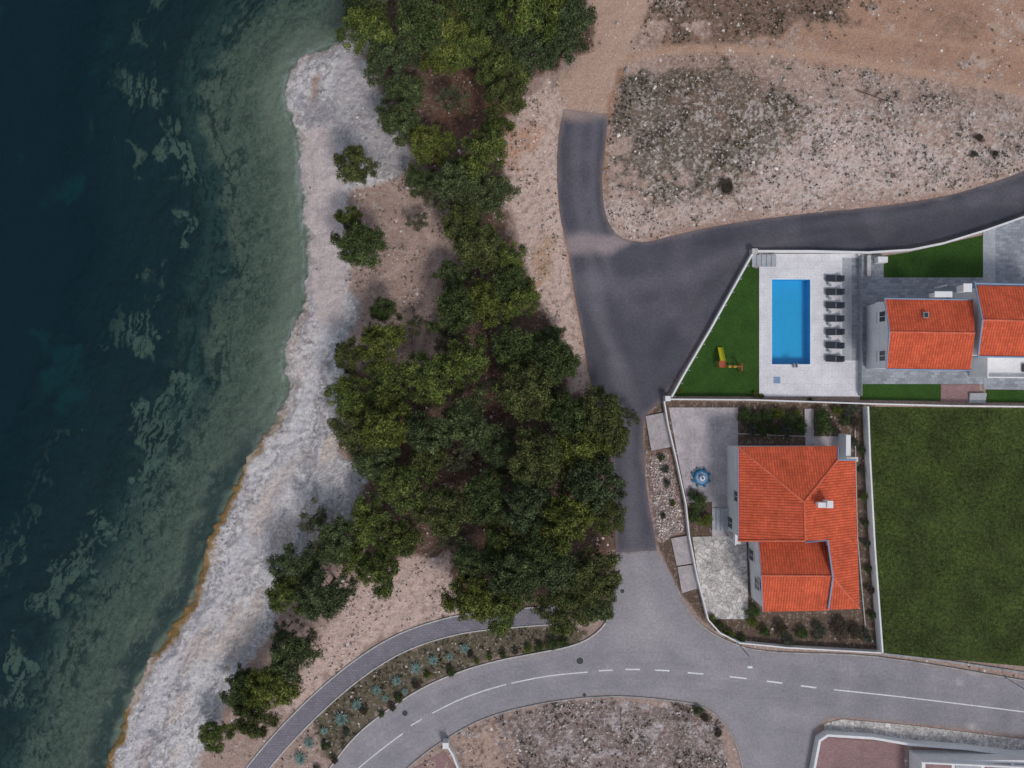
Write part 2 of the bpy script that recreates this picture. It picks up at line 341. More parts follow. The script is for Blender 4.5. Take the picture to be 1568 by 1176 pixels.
# coast
rock=[(-500,2000),(150,1300),(500,60),(560,90),(585,150),(630,238),(600,268),(535,290),(532,440),(556,470),(522,540),(532,600),(522,690),(556,722),(545,790),(480,840),(425,905),(420,965),(365,1040),(320,1130),(300,1200),(200,1500)]
rk=ss(-8,8,sdpoly(PX,PY,rock)+16*jn)*1.0
rk=np.maximum(rk,ss(3.2,2.2,d))*(PX<640)
strata=fbm(d*.42+1.1*jn,s*.075+.4*jn,4,21,.5)+.06*jm; strat2=fbm(d*3.5,s*.45,3,31)
lev=strata*9+d*.55; lf=np.floor(lev); fr=lev-lf; li=lf.astype(np.int64)
tone=hsh(li,li*0+3,12)
smoothz=ss(-.15,.2,fbm(X*.16,Y*.16,3,91))
edge=ss(.16,.0,fr)*ss(-.25,.25,fbm(X*.35,Y*.35,3,93))
blend(rk,ca(182,178,181),stone=.10,scrub=.03,rock=.8)
blend(rk*ss(.55,.9,tone)*.75,ca(224,220,220))
blend(rk*ss(.45,.1,tone)*.6,ca(158,154,160))
blend(rk*edge*.6,ca(108,100,98))
blend(rk*ss(.84,.98,fr)*.5,ca(234,230,228))
blend(rk*ss(.015,.0,np.abs(fbm(X*.5,Y*.5,4,97,.6)))*.5,ca(112,104,104))
blend(rk*ss(.1,.4,jm+.4*jh)*.4*(1-smoothz),ca(134,124,120),stone=.6)
blend(rk*ss(.2,.45,-jm+.4*jh)*.45,ca(228,224,222))
reg([(470,135),(560,130),(625,225),(600,262),(540,250),(490,215),(455,180)],(146,143,147),8,20,.55,rock=1.0,stone=.5)
blend(ss(-10,6,sdpoly(PX,PY,[(456,198),(500,185),(515,240),(525,300),(528,440),(515,500),(490,520),(474,440),(466,300)])+6*jn)*.95,ca(200,187,185),rock=.02,stone=.1)
trk([(468,205),(480,300),(487,440)],2,(176,164,162),.5,3,3)
blend(ss(-8,8,sdpoly(PX,PY,[(500,140),(520,80),(545,75),(575,155),(545,165),(520,150)])+6*jn)*.85,ca(190,184,186),rock=.1)
trk([(500,500),(478,560),(462,640),(428,715),(388,790),(348,885),(306,960),(262,1025),(225,1095),(190,1176)],8,(206,201,204),.8,3,4,rock=.05,stone=.02)
trk([(455,700),(420,775),(385,860),(350,930)],5,(190,182,182),.5,4,5,rock=.1)
pk=fbm(d*.5,s*.16,4,77); blend(rk*ss(.1,.4,pk)*ss(450,620,PY)*.5,ca(206,188,176))
low=ss(600,720,PY); up=1-low
blend(ss(1.2,.4,d)*(.35+.65*ss(-.2,.25,fbm(s*.15,d*.6,3,44)))*(.3+.7*low),ca(142,112,66))
pathm=ss(-16,0,sdpoly(PX,PY,[(456,198),(500,185),(528,440),(515,500),(490,520),(466,300)]))
reg(estateA,(100,84,72),3,0,stone=.35,scrub=.5,rock=0)
reg([(988,692),(1026,688),(1052,818),(1004,832)],(136,112,106),3,2,stone=1,scrub=.3)
verge=offs(pathc,13)[12:]+[(905,960),(905,975)]+old_up[::-1][16:-4]
reg(verge,(104,96,80),5,8,stone=.35,scrub=.75,rock=0)
isl=[(680,1300),(700,1122),(760,1097),(870,1073),(1040,1076),(1100,1104),(1135,1300)]
reg(isl,(140,124,122),5,8,stone=.9,scrub=.65,rock=0)
reg([(690,1300),(702,1130),(745,1100),(775,1130),(790,1300)],(176,150,136),10,25,stone=.4,scrub=.3)
im=sdpoly(PX,PY,isl).clip(0,1)
blend(im*ss(.05,.4,jl+.5*jm)*.55,ca(98,82,80),scrub=.85)
blend(im*ss(.1,.4,jm-jl*.6)*.6,ca(200,192,194),stone=1)
blend(im*ss(.2,.35,jh+.4*jn)*.5,ca(84,70,66))
# sea floor
t=-d+1.8*jn+.5*jf; sea=ss(.05,-.15,d)
sp=fbm(d*2.6+X*.4,s*1.2,4,51,.65); lowp=fbm(d*.20+.6*jn,s*.085,4,61,.6)+.4*fbm(X*.2,Y*.3,3,66); mid=fbm(X*.5,Y*.5,4,71,.6)
Sc=np.tile(ca(122,134,122),(len(X),1))
def sb(m,col):
    global Sc
    Sc=Sc*(1-m[:,None])+ca(*col)*m[:,None]
sb(ss(1,5,t),(94,110,99)); sb(ss(7.5,10.5,t+2*mid+3*lowp),(50,76,76)); sb(ss(10.5,15,t+4*lowp),(22,52,60)); sb(ss(17,30,t+5*lowp),(3,42,54))
sb(low*ss(4.2,1.8,t+1.2*mid)*ss(-.2,.8,t)*.8,(36,62,66))
sb(low*ss(3.5,5,t)*ss(13,9,t+3*lowp)*.55,(94,112,102))
band=ss(1.5,5,t)*ss(21,13,t)
sb(band*ss(.04,.16,sp+.45*mid-.1)*.75*(.25+.75*ss(4,9,t)),(20,46,50))
sb(band*ss(.08,.22,fbm(X*3.1,Y*3.1,3,88,.7))*.4,(40,60,56))
sb(ss(.5,2,t)*ss(8,5,t)*ss(.1,.3,sp-.3*mid)*.4,(124,136,124))
stk=ss(.07,.22,lowp+.15*mid)*ss(8,11,t)*ss(28,18,t)
sb(stk*ss(.18,-.05,sp)*.8,(90,112,102))
sb(ss(20,26,t)*ss(.3,.5,jl)*.3,(10,80,84))
sb(ss(-.1,.2,t)*ss(1.0,.3,-d)*.5*up,(172,180,178))
C=C*(1-sea[:,None])+Sc*sea[:,None]
MS*= (1-sea)[:,None]
SEAa=np.repeat(sea[:,None],3,1)
flat=np.zeros(X.shape)
for pl in (newroad,oldroad,pathpoly,estateB,estateA,fieldP,estateC):
    flat=np.maximum(flat,ss(-16,0,sdpoly(PX,PY,pl)))
zl=SEA+(-SEA)*ss(0,11,d)**.8 + rk*(1-pathm)*ss(0,1.5,d)*(.16*tone+.12*fr+.04*jf+.10*jm*(1-smoothz)) + .12*jn+.05*jf+.12*jm*(1-rk)*MS[:,0]
zsea=SEA-.12-np.minimum(np.maximum(-d,0)*.22,7)+.1*jn
Z=np.where(d>0,zl,zsea)
Z=Z*(1-flat)+(-.04)*flat
Z=np.where(sdpoly(PX,PY,[(1176,422),(1246,422),(1246,564),(1176,564)])>0,-1.9,Z)
ny,nx=XX.shape; I=np.arange(nx*ny).reshape(ny,nx)
F=np.stack([I[:-1,:-1],I[:-1,1:],I[1:,1:],I[1:,:-1]],-1).reshape(-1,4)
gm=bpy.data.materials.new('ground_soil_rock'); gm.use_nodes=True; nt=gm.node_tree;L=nt.links; b=nt.nodes['Principled BSDF']; b.inputs['Roughness'].default_value=.95; b.inputs['Specular IOR Level'].default_value=.15
g=nd(nt,'ShaderNodeNewGeometry'); pos=g.outputs['Position']
ac=nd(nt,'ShaderNodeAttribute',attribute_name='Col'); am=nd(nt,'ShaderNodeAttribute',attribute_name='Msk'); se=nd(nt,'ShaderNodeAttribute',attribute_name='Sea')
sx=nd(nt,'ShaderNodeSeparateColor'); L.new(am.outputs['Color'],sx.inputs[0])
def noise(sc,det=3,ro=.65,dist=0):
    t=nd(nt,'ShaderNodeTexNoise'); t.inputs['Scale'].default_value=sc;t.inputs['Detail'].default_value=det;t.inputs['Roughness'].default_value=ro;t.inputs['Distortion'].default_value=dist; L.new(pos,t.inputs['Vector']); return t.outputs[0]
def mr(x,a,b_,c_,d_):
    r=nd(nt,'ShaderNodeMapRange');
    for i,v in enumerate((a,b_,c_,d_)):
        if isinstance(v,(int,float)): r.inputs[i+1].default_value=v
        else: L.new(v,r.inputs[i+1])
    L.new(x,r.inputs[0]); return r.outputs[0]
def ma(op,a,b_=None):
    n=nd(nt,'ShaderNodeMath',operation=op)
    for i,v in enumerate((a,b_)):
        if v is None: continue
        if isinstance(v,(int,float)): n.inputs[i].default_value=v
        else: L.new(v,n.inputs[i])
    return n.outputs[0]
def mixc(f,a,b_):
    n=nd(nt,'ShaderNodeMix',data_type='RGBA'); L.new(f,n.inputs[0]); 
    for i,v in ((6,a),(7,b_)):
        if isinstance(v,tuple): n.inputs[i].default_value=(*v,1)
        else: L.new(v,n.inputs[i])
    return n.outputs[2]
nb=noise(4.5,3,.7)
m1=mr(nb,.3,.7,.76,1.24)
v=nd(nt,'ShaderNodeVectorMath',operation='SCALE'); L.new(ac.outputs['Color'],v.inputs[0]); L.new(m1,v.inputs['Scale']); col=v.outputs[0]
gravel=mr(sx.outputs[0],.05,.7,0,1)
col=mixc(ma('MULTIPLY',gravel,mr(noise(1.3,4,.75),.50,.62,0,.55)),col,c(132,104,90))
col=mixc(ma('MULTIPLY',gravel,mr(noise(2.1,4,.75),.52,.62,0,.5)),col,c(216,204,198))
nz=noise(1.8,4,.7,1.0); ridge_=ma('ABSOLUTE',ma('SUBTRACT',nz,.5)); crack=ma('MULTIPLY',mr(ridge_,0,.03,1,0),sx.outputs[2])
nc=noise(.35,4)
crack=ma('MULTIPLY',crack,mr(nc,.45,.6,.1,.9))
col=mixc(ma('MULTIPLY',crack,.5),col,c(108,102,104))
ns=noise(2.6,4,.75); th=mr(sx.outputs[1],0,1,.72,.45)
ns2=ma('ADD',ns,mr(nc,.35,.65,-.07,.07))
fs=mr(ma('SUBTRACT',ns2,th),0,.08,0,1)
sc=mixc(mr(nb,.35,.65,0,1),c(62,54,44),c(100,94,74))
col=mixc(ma('MULTIPLY',fs,.75),col,sc)
for scl,w in ((1.6,.34),(3.6,.38)):
    vo=nd(nt,'ShaderNodeTexVoronoi'); vo.inputs['Scale'].default_value=scl; L.new(pos,vo.inputs['Vector'])
    rr=nd(nt,'ShaderNodeSeparateColor'); L.new(vo.outputs['Color'],rr.inputs[0])
    pres=ma('LESS_THAN',rr.outputs[0],ma('MULTIPLY',sx.outputs[0],mr(nc,.4,.62,.1,.85)))
    siz=ma('MULTIPLY',rr.outputs[1],w); f=ma('MULTIPLY',pres,mr(ma('SUBTRACT',siz,vo.outputs['Distance']),-.02,.06,0,1))
    stc=mixc(rr.outputs[2],c(236,228,224),c(160,146,142))
    col=mixc(ma('MULTIPLY',f,.85),col,stc)
L.new(col,b.inputs['Base Color'])
bp=nd(nt,'ShaderNodeBump'); bp.inputs['Distance'].default_value=.12; L.new(mr(se.outputs['Fac'],0,1,.8,.06),bp.inputs['Strength'])
L.new(noise(5,3,.75),bp.inputs['Height']); L.new(bp.outputs[0],b.inputs['Normal'])
ground=link(bpy.data.objects.new('ground',np_mesh('ground',np.stack([X,Y,Z],1),F,{'Col':C,'Msk':MS,'Sea':SEAa},[gm],smoothf=True)))
pydata('sea_water',[(-3000,-3000,SEA),(200,-3000,SEA),(200,3000,SEA),(-3000,3000,SEA)],[[0,1,2,3]],M['sea'])
def gz(x,y):
    ix=np.clip(np.searchsorted(xs,x),0,nx-1); iy=np.clip(np.searchsorted(ys,y),0,ny-1); return Z.reshape(ny,nx)[iy,ix]
# ---------- roads
def c_new(px,py):
    n=len(px); A=np.tile(ca(82,81,91),(n,1)); j=fbm(px*.03,py*.03,4,3)
    def b_(m,col):
        nonlocal A
        A=A*(1-m[:,None])+ca(*col)*m[:,None]
    b_(ss(1000,1250,px+20*j)*ss(420,380,py)*.6,(60,62,72))
    for pts,w,op in (([(888,170),(883,260),(892,340),(905,400),(925,500),(950,590),(962,700),(970,840)],6,.35),([(912,180),(906,260),(912,340),(935,420)],5,.35),
        ([(880,430),(950,438),(1040,425),(1140,385)],7,.25),([(1140,385),(1300,352),(1450,335),(1568,302)],5,.25),([(890,440),(930,520),(965,590),(975,640)],5,.22),([(910,420),(990,480),(1060,470),(1130,405)],8,.14),([(1150,365),(1300,338),(1450,318),(1568,285)],4,.2)):
        q=dline(px,py,smooth(pts,4)); b_(ss(w*3.2,0,q+7*j)*op,(128,125,133))
    for pts,w in (([(1060,375),(1150,362),(1300,352),(1400,345),(1568,310)],6),([(1010,540),(1060,470),(1120,400)],10),([(925,200),(918,300),(930,345)],4)):
        q=dline(px,py,smooth(pts,4)); b_(ss(w*2.6,0,q+6*j)*.4,(50,52,60))
    b_(ss(22,4,np.abs(py-372-8*j)+np.maximum(0,px-940)*.5)*.75,(166,150,151))
    b_(ss(30,2,(py-165)+14*j)*.75,(176,152,142))
    q=-sdpoly(px,py,newroad,2000); b_(ss(-7,0,q+5*j)*.45,(140,124,122))
    b_(ss(.0,.5,fbm(px*.02,py*.02,4,90))*.3,(112,108,116))
    return A
def c_old(px,py):
    n=len(px); A=np.tile(ca(148,144,150),(n,1)); j=fbm(px*.03,py*.03,4,3)
    def b_(m,col):
        nonlocal A
        A=A*(1-m[:,None])+ca(*col)*m[:,None]
    b_(ss(1000,1500,px)*.4,(122,120,128)); b_(ss(-.1,.5,j)*.25,(170,164,168))
    cl=smooth([(548,1176),(617,1124),(700,1078),(800,1045),(900,1029),(1010,1026),(1140,1038),(1300,1058),(1568,1090)],4)
    for o_ in (-24,-11,11,24):
        q=dline(px,py,offs(cl,o_)); b_(ss(8,0,q+4*j)*.28,(122,119,126))
    b_(ss(60,10,np.hypot(px-985,py-960)+12*j)*.4,(178,171,172))
    q=dline(px,py,[(975,846),(990,930),(1050,1000),(1150,1030)]); b_(ss(18,4,q)*.25,(172,167,170))
    q=-sdpoly(px,py,oldroad,2000); b_(ss(-6,0,q+4*j)*.4,(150,134,126))
    for a_ in ((1490,1028),(1468,1045),(1488,1112)): b_(ss(16,2,np.hypot(px-a_[0],py-a_[1])+14*j)*.5,(205,200,200))
    return A
sheet('asphalt_road',newroad,.02,M['asphalt'],c_new,.35)
sheet('old_road',oldroad,.014,M['asphalt'],c_old,.4)
sheet('brick_path',pathpoly,.02,M['pathpave'])
wallpath('path_kerb',offs(pathc,-14),.14,-.05,.1,M['dirtywhite'])
wallpath('path_kerb',offs(pathc,14),.14,-.05,.1,M['dirtywhite'])
wallpath('road_kerb',old_up[:-6],.15,-.05,.12,M['dirtywhite'])
wallpath('road_kerb',old_r[6:],.15,-.05,.12,M['kerb'])
wallpath('road_kerb',old_low2[3:-4],.15,-.05,.12,M['kerb'])
mk=empty('road_markings')
def mark(pts,w=.13):
    r=w*S/2; a=offs(pts,-r); b2=offs(pts,r)[::-1]
    sheet('dash',a+b2,.019,M['paint'],parent=mk)
mark(smooth([(530,1192),(560,1167),(590,1143),(617,1123)],3)); mark([(629,1111),(646,1101)]); mark(smooth([(662,1092),(700,1073),(740,1058),(775,1048)],3)); mark(smooth([(783,1046),(840,1035),(900,1029)],3))
for a,b2 in (((917,1027),(938,1026)),((958,1025),(980,1025)),((1003,1026),(1025,1027)),((1053,1030),(1077,1032)),((1117,1036),(1143,1039)),((1174,1043),(1198,1046)),((1226,1050),(1250,1053))): mark([a,b2],.17)
mark(smooth([(1277,1056),(1380,1067),(1480,1079),(1600,1094)],3))
sheet('road_joint',[(946,846),(1005,843),(1005,845.5),(946,848.5)],.026,M['joint'])
def disc(name,px,py,r,z0,z1,m,parent=None,n=20,bev=0,zp=0):
    q=W(px,py,zp); return prism(name,[(q.x+r*math.cos(2*math.pi*i/n),q.y+r*math.sin(2*math.pi*i/n)) for i in range(n)],z0,z1,m,parent,bev)
for x,y,r in ((888,1012,.42),(620,1092,.33),(895,1064,.22),(953,905,.25)):
    e=empty('manhole_cover'); disc('lid',x,y,r,.0,.03,M['iron'],e); disc('rim',x,y,r*1.15,.0,.024,M['metal'],e)
# ---------- estate B
T=.16
te=empty('pool_terrace')
pbox('slab_w',1162,389,1181,607,-.05,T,M['terrace'],te); pbox('slab_e',1240,389,1316,607,-.05,T,M['terrace'],te)
pbox('slab_n',1181,389,1240,428,-.05,T,M['terrace'],te); pbox('slab_s',1181,558,1240,607,-.05,T,M['terrace'],te)
pl=empty('swimming_pool')
pbox('floor',1179,426,1242,560,-1.3,-1.1,M['pooltile'],pl)
for a in ((1179,426,1181.5,560),(1239.5,426,1242,560),(1181.5,426,1239.5,428.5),(1181.5,557.5,1239.5,560)): pbox('side',*a,-1.1,T-.003,M['pooltile'],pl)
pbox('water',1181.6,428.6,1239.4,557.4,0.02,.05,M['poolw'],pl)
wallpath('coping',[(1180,427),(1241,427),(1241,559),(1180,559)],.18,T-.01,T+.03,M['white'],pl,closed=True,bev=0)
for zz in (0,1): pbox('ladder_rail',1213+zz*5,556,1214+zz*5,563,T,T+.5,M['metal'],pl)
pbox('shower_tray',1184,577,1194,587,T,T+.03,M['bluegut'],pl)
sheet('grey_tile_strip',[(1289,395),(1302,395),(1302,552),(1289,552)],T+.004,M['greytile'])
sheet('grey_tile_strip',[(1302.5,395),(1315,395),(1315,552),(1302.5,552)],T+.004,M['slate'])
wallpath('glass_fence',[(1314,392),(1314,606)],.08,T,T+.9,M['metal'])
st=empty('terrace_steps')
for i in range(5): pbox('step',1151+i*7,391,1158+i*7,409,-.02,.2+.1*i,M['greytile'],st)
def lounger():
    bm=bmesh.new()
    def bx(x0,x1,y0,y1,z0,z1,mi,rot=None):
        r=bmesh.ops.create_cube(bm,size=1); 
        for v in r['verts']:
            v.co=Vector(((x0+x1)/2+v.co.x*(x1-x0),(y0+y1)/2+v.co.y*(y1-y0),(z0+z1)/2+v.co.z*(z1-z0)))
            if rot: v.co.z+=(v.co.x-rot[0])*rot[1]
        for f in {f for v in r['verts'] for f in v.link_faces}: f.material_index=mi
    for y in (-.34,.34): bx(-1,1,y-.04,y+.04,.26,.33,1)
    for x in (-.88,.84):
        for y in (-.33,.33): bx(x-.03,x+.03,y-.025,y+.025,0,.26,1)
    bx(-1,.12,-.32,.32,.33,.41,0)
    bx(.22,1.0,-.32,.32,.34,.42,0,(.2,.5)); bx(.12,.22,-.3,.3,.32,.37,2); bx(.76,.95,-.2,.2,.43,.5,1,(.2,.5))
    me=bpy.data.meshes.new('sun_lounger'); bm.to_mesh(me); bm.free()
    for m in ('dark','darkmetal','metal'): me.materials.append(M[m])
    return me
lm=lounger()
for i in range(7):
    y=427+i*20.4
    o=link(bpy.data.objects.new('sun_lounger',lm)); q=W(1276,y,T); o.location=(q.x,q.y,T); o.rotation_euler=(0,0,random.uniform(-.04,.04))
    if i<6: 
        e=empty('side_table'); disc('top',1268,y+10.2,.2,T+.35,T+.39,M['metal'],e); disc('leg',1268,y+10.2,.04,T,T+.35,M['metal'],e,8)
sheet('lawn',[(1028,606.5),(1153,393),(1153,410),(1162,412),(1162,607)],.03,M['lawn']); sheet('lawn',[(1353,392),(1390,387),(1505,360),(1505,425),(1353,425)],.03,M['lawn'])
sheet('lawn',[(1317,588),(1440,588),(1440,614),(1317,612)],.03,M['lawn']); sheet('lawn',[(1510,597),(1720,599),(1720,618),(1510,616)],.03,M['lawn'])
sheet('slate_paving',[(1316.5,390),(1353,391),(1353,425),(1505,425),(1505,588),(1316.5,588)],.034,M['slate'])
sheet('slate_paving',[(1505.5,355),(1568,334),(1720,270),(1720,598),(1505.5,596)],.034,M['slate'])
sheet('pale_paving_strip',[(1505,356),(1524,350),(1524,436),(1505,436)],.039,M['greytile'])
sheet('reddish_paving',[(1440.5,588.5),(1500,588.5),(1500,616),(1440.5,614.5)],.03,M['redpave'])
e=empty('garden_steps')
for i in range(3): pbox('step',1483,602+i*5,1508,607+i*5,.0,.35-.1*i,M['greytile'],e)
wallpath('boundary_wall',[(1026,609),(1045,574),(1085,506),(1150,389)],.22,-.05,.8,M['white'])
wallpath('boundary_wall',[(1151,386),(1240,386),(1325,388),(1390,384),(1440,374),(1505,354),(1568,332),(1720,264)],.22,-.05,.8,M['white'])
wallpath('boundary_wall',[(1022,611),(1150,612),(1330,618),(1450,621),(1720,624)],.16,-.05,1.1,M['white'])
for i in range(12):
    t=i/11; disc('bollard_post',1027+(1150-1027)*t+4,607+(389-607)*t,.07,0.03,.95,M['metal'])
pbox('gate_pillar',1015,606,1023,614,0,1.5,M['white'],None,.03)
pbox('gate_pillar',1147,383,1156,391,0,1.2,M['dirtywhite'],None,.03)
e=empty('slide_and_swing')
q=W(1102,545)
def slab8(name,x0,x1,za,zb,zc,zd):
    fixn(pydata(name,[(x0,q.y+1,za),(x1,q.y+1,za),(x1,q.y-.6,zb),(x0,q.y-.6,zb),(x0,q.y+1,zc),(x1,q.y+1,zc),(x1,q.y-.6,zd),(x0,q.y-.6,zd)],[[0,1,2,3],[4,5,6,7],[0,1,5,4],[1,2,6,5],[2,3,7,6],[3,0,4,7]],M['yellow'],e))
slab8('slide',q.x-.25,q.x+.25,.1,1.3,.04,1.22)
for s_ in (-.27,.27): slab8('slide_side',q.x+s_-.02,q.x+s_+.02,.1,1.3,.3,1.5)
pbox('platform',1097,553,1107,563,1.1,1.2,M['red'],e)
for x in (1097.5,1106.5):
    for y in (553.5,562.5): pbox('post',x-.5,y-.5,x+.5,y+.5,.03,1.5,M['red'],e)
pbox('beam',1108,561,1130,562.5,1.75,1.85,M['red'],e)
for y in (557,567): pbox('leg',1129,y,1130.5,y+1.5,.03,1.75,M['red'],e)
pbox('leg_bar',1129,557,1130.5,568.5,1.65,1.74,M['red'],e)
for x in (1114,1122): pbox('swing_seat',x,560,x+4,563,.5,.55,M['yellow'],e)
# ---------- roofs
def roofface(poly,parent,m='roof',th=.14,name='roof_slope'):
    P=[W(*p) for p in poly]
    nrm=Vector((0,0,0))
    for i in range(len(P)):
        a=P[i];b_=P[(i+1)%len(P)]; nrm+=a.cross(b_)
    nrm.normalize()
    if nrm.z<0: P=P[::-1]; nrm=-nrm
    dn=Vector((nrm.x,nrm.y,0)); dn=(dn-nrm*dn.dot(nrm)); dn=dn.normalized() if dn.length>1e-5 else Vector((0,1,0))
    u=nrm.cross(dn)
    n=len(P); V=P+[p-Vector((0,0,th)) for p in P]
    me=bpy.data.meshes.new(name); me.from_pydata([tuple(v) for v in V],[],[list(range(n)),list(range(n,2*n))[::-1]]+[[i,i+n,(i+1)%n+n,(i+1)%n] for i in range(n)])
    me.materials.append(M[m]); uvl=me.uv_layers.new(name='UVMap')
    for lp in me.loops:
        v=V[lp.vertex_index]; uvl.data[lp.index].uv=(v.dot(u),v.dot(dn))
    o=link(bpy.data.objects.new(name,me)); o.parent=parent; return o
def tube(name,a,b_,r,m,parent,n=8):
    a=Vector(a);b_=Vector(b_); dd=(b_-a).normalized(); s1=dd.orthogonal().normalized(); s2=dd.cross(s1)
    V=[p+s1*r*math.cos(2*math.pi*i/n)+s2*r*math.sin(2*math.pi*i/n) for p in (a,b_) for i in range(n)]
    F=[[i,(i+1)%n,(i+1)%n+n,i+n] for i in range(n)]+[list(range(n))[::-1],list(range(n,2*n))]
    return fixn(pydata(name,V,F,m,parent))
def gutter(pts,parent,w=.09):
    for a,b_ in zip(pts[:-1],pts[1:]): tube('gutter',W(*a)+Vector((0,0,.04)),W(*b_)+Vector((0,0,.04)),w,M['bluegut'],parent)
def ridge(a,b_,parent): tube('ridge_cap',W(*a),W(*b_),.11,M['ridge'],parent)
hA=empty('villa_house')
e0=5.5; r0=7.7
roofface([(1130,684,e0),(1283,683,e0),(1283,704,6.05),(1231,769,r0)],hA)
roofface([(1130,684,e0),(1231,769,r0),(1233,828,r0),(1130,828,e0)],hA)
roofface([(1283,704,6.05),(1310,704,5.45),(1316,932,5.45),(1275,884,6.55),(1267,827,6.75),(1233,828,r0),(1231,769,r0)],hA)
roofface([(1316,932,5.45),(1268,934,5.45),(1275,884,6.55)],hA)
ew,rw=5.1,6.5
roofface([(1161,827,ew),(1268,826,ew),(1274,882,rw),(1165,881,rw)],hA)
roofface([(1165,881,rw),(1274,882,rw),(1268,935,ew),(1168,937,ew)],hA)
for a,b_ in (((1130,684,e0),(1231,769,r0)),((1231,769,r0),(1283,704,6.05)),((1231,769,r0),(1233,828,r0)),((1165,881,rw),(1274,882,rw)),((1275,884,6.55),(1316,932,5.5)),((1130,828,e0+.05),(1233,828,r0))): ridge(a,b_,hA)
gutter([(1161,827,ew),(1165,881,rw),(1168,937,ew)],hA,.05)
gutter([(1233,830,ew+.1),(1267,827,6.8),(1275,884,6.6),(1268,934,5.3)],hA,.1); gutter([(1283,704,6.05),(1310,704,5.45)],hA,.09); gutter([(1283,683,e0),(1283,704,6.05)],hA,.07)
gutter([(1130,684,e0),(1130,828,e0)],hA,.06)
def foot(pts,z,ins=.3):
    P=[W(x,y,z).xy for x,y in pts]; cx=sum(p.x for p in P)/len(P); cy=sum(p.y for p in P)/len(P)
    return [(p.x+(-ins if p.x>cx else ins),p.y+(-ins if p.y>cy else ins)) for p in P]
prism('walls_main',foot([(1130,704),(1310,704),(1312,828),(1130,828)],e0),0,e0-.16,M['white'],hA)
prism('walls_north',foot([(1130,684),(1283,684),(1283,730),(1130,730)],e0,.302),0,e0-.165,M['white'],hA)
prism('walls_wing',foot([(1163,826),(1270,826),(1268,936),(1168,936)],ew,.22),0,ew-.16,M['white'],hA)
prism('walls_east',foot([(1262,826),(1313,800),(1315,932),(1262,932)],e0),0,e0-.17,M['white'],hA)
def wgable(xa,ya,yb,ym,z0,z1,parent,ox=.22):
    A=W(xa,ya,z0);B=W(xa,yb,z0);Cc=W(xa,ym,z1)
    fixn(pydata('gable',[(A.x+ox,A.y-.2,z0-.16),(B.x+ox,B.y+.2,z0-.16),(B.x+ox,Cc.y,z1-.16),(A.x+ox+.2,A.y-.2,z0-.16),(B.x+ox+.2,B.y+.2,z0-.16),(B.x+ox+.2,Cc.y,z1-.16)],[[0,1,2],[3,4,5],[0,1,4,3],[1,2,5,4],[2,0,3,5]],M['white'],parent))
wgable(1166,827,937,881,ew,rw,hA)
def wwin(x,ypx,z0,z1,w,parent):
    y=W(0,ypx,(z0+z1)/2).y
    for nme,dx,hw,a,b_,m in [('frame',-.05,w/2+.07,z0-.07,z1+.07,M['white']),('glass',-.065,w/2,z0,z1,M['glass'])]:
        prism(nme,[(x+dx,y-hw),(x+.02,y-hw),(x+.02,y+hw),(x+dx,y+hw)],a,b_,m,parent)
    prism('mullion',[(x-.08,y-.03),(x,y-.03),(x,y+.03),(x-.08,y+.03)],z0,z1,M['white'],parent)
    prism('sill',[(x-.14,y-w/2-.1),(x+.02,y-w/2-.1),(x+.02,y+w/2+.1),(x-.14,y+w/2+.1)],z0-.13,z0-.075,M['greytile'],parent)
xw=foot([(1163,826),(1270,826),(1268,936),(1168,936)],ew,.22)[0][0]+.08
wwin(xw-.03,895,3,4.3,1.2,hA); wwin(xw-.03,850,.6,2.1,1.2,hA)
xm=W(1130,700,e0).x+.3
wwin(xm,800,.2,2.3,1.2,hA); wwin(xm,760,3.3,4.4,1.1,hA)
pbox('balcony_slab',1113,684,1124,826,2.7,2.88,M['white'],hA)
pbox('balcony_rail',1113,684,1114.6,826,2.88,3.5,M['white'],hA)
for y in (687,758,822): pbox('pillar',1113,y-1.5,1116,y+1.5,0,2.7,M['white'],hA)
def chimney(px,py,zb,zt,parent,w=14,h=5):
    pbox('chimney_stack',px-w/2,py-h,px+w/2,py+h,zb,zt,M['white'],parent,zp=zt)
    pbox('chimney_cap',px-w/2-1.5,py-h-1.5,px+w/2+1.5,py+h+1.5,zt+.15,zt+.25,M['white'],parent,zp=zt)
    for dx in (-w/2+1,w/2-1): pbox('cap_leg',px+dx-1,py-h+1,px+dx+1,py+h-1,zt,zt+.15,M['white'],parent,zp=zt)
chimney(1261,773,6.5,8.1,hA,16,2.5); chimney(1270,772,6.5,8.3,hA,6,4)
pbox('porch',1283,664,1290,704,0,2.3,M['white'],hA); pbox('porch_roof',1283,697,1300,704,2.4,2.5,M['dirtywhite'],hA)
hB=empty('white_villa')
e1,r1=5.6,7.0
roofface([(1354,457,e1),(1490,459,e1),(1493,510,r1),(1362,508,r1)],hB); roofface([(1362,508,r1),(1493,510,r1),(1486,567,e1),(1357,565,e1)],hB)
ridge((1362,508,r1),(1493,510,r1),hB); gutter([(1354,457,e1),(1362,508,r1),(1357,565,e1),(1486,567,e1)],hB,.07); gutter([(1354,457,e1),(1490,459,e1)],hB,.08)
e2,r2=6.0,7.4
roofface([(1497,437,e2),(1640,440,e2),(1646,492,r2),(1504,490,r2)],hB); roofface([(1504,490,r2),(1646,492,r2),(1640,547,e2),(1497,545,e2)],hB)
ridge((1504,490,r2),(1646,492,r2),hB); gutter([(1492,432,e2),(1504,490,r2),(1497,546,e2),(1640,548,e2)],hB,.1); gutter([(1492,434,e2),(1640,437,e2)],hB,.1)
prism('walls_west_block',foot([(1357,457),(1492,457),(1492,567),(1357,567)],e1,.25),0,e1-.16,M['white'],hB)
prism('walls_east_block',foot([(1497,437),(1642,437),(1642,546),(1497,546)],e2,.2),0,e2-.16,M['white'],hB)
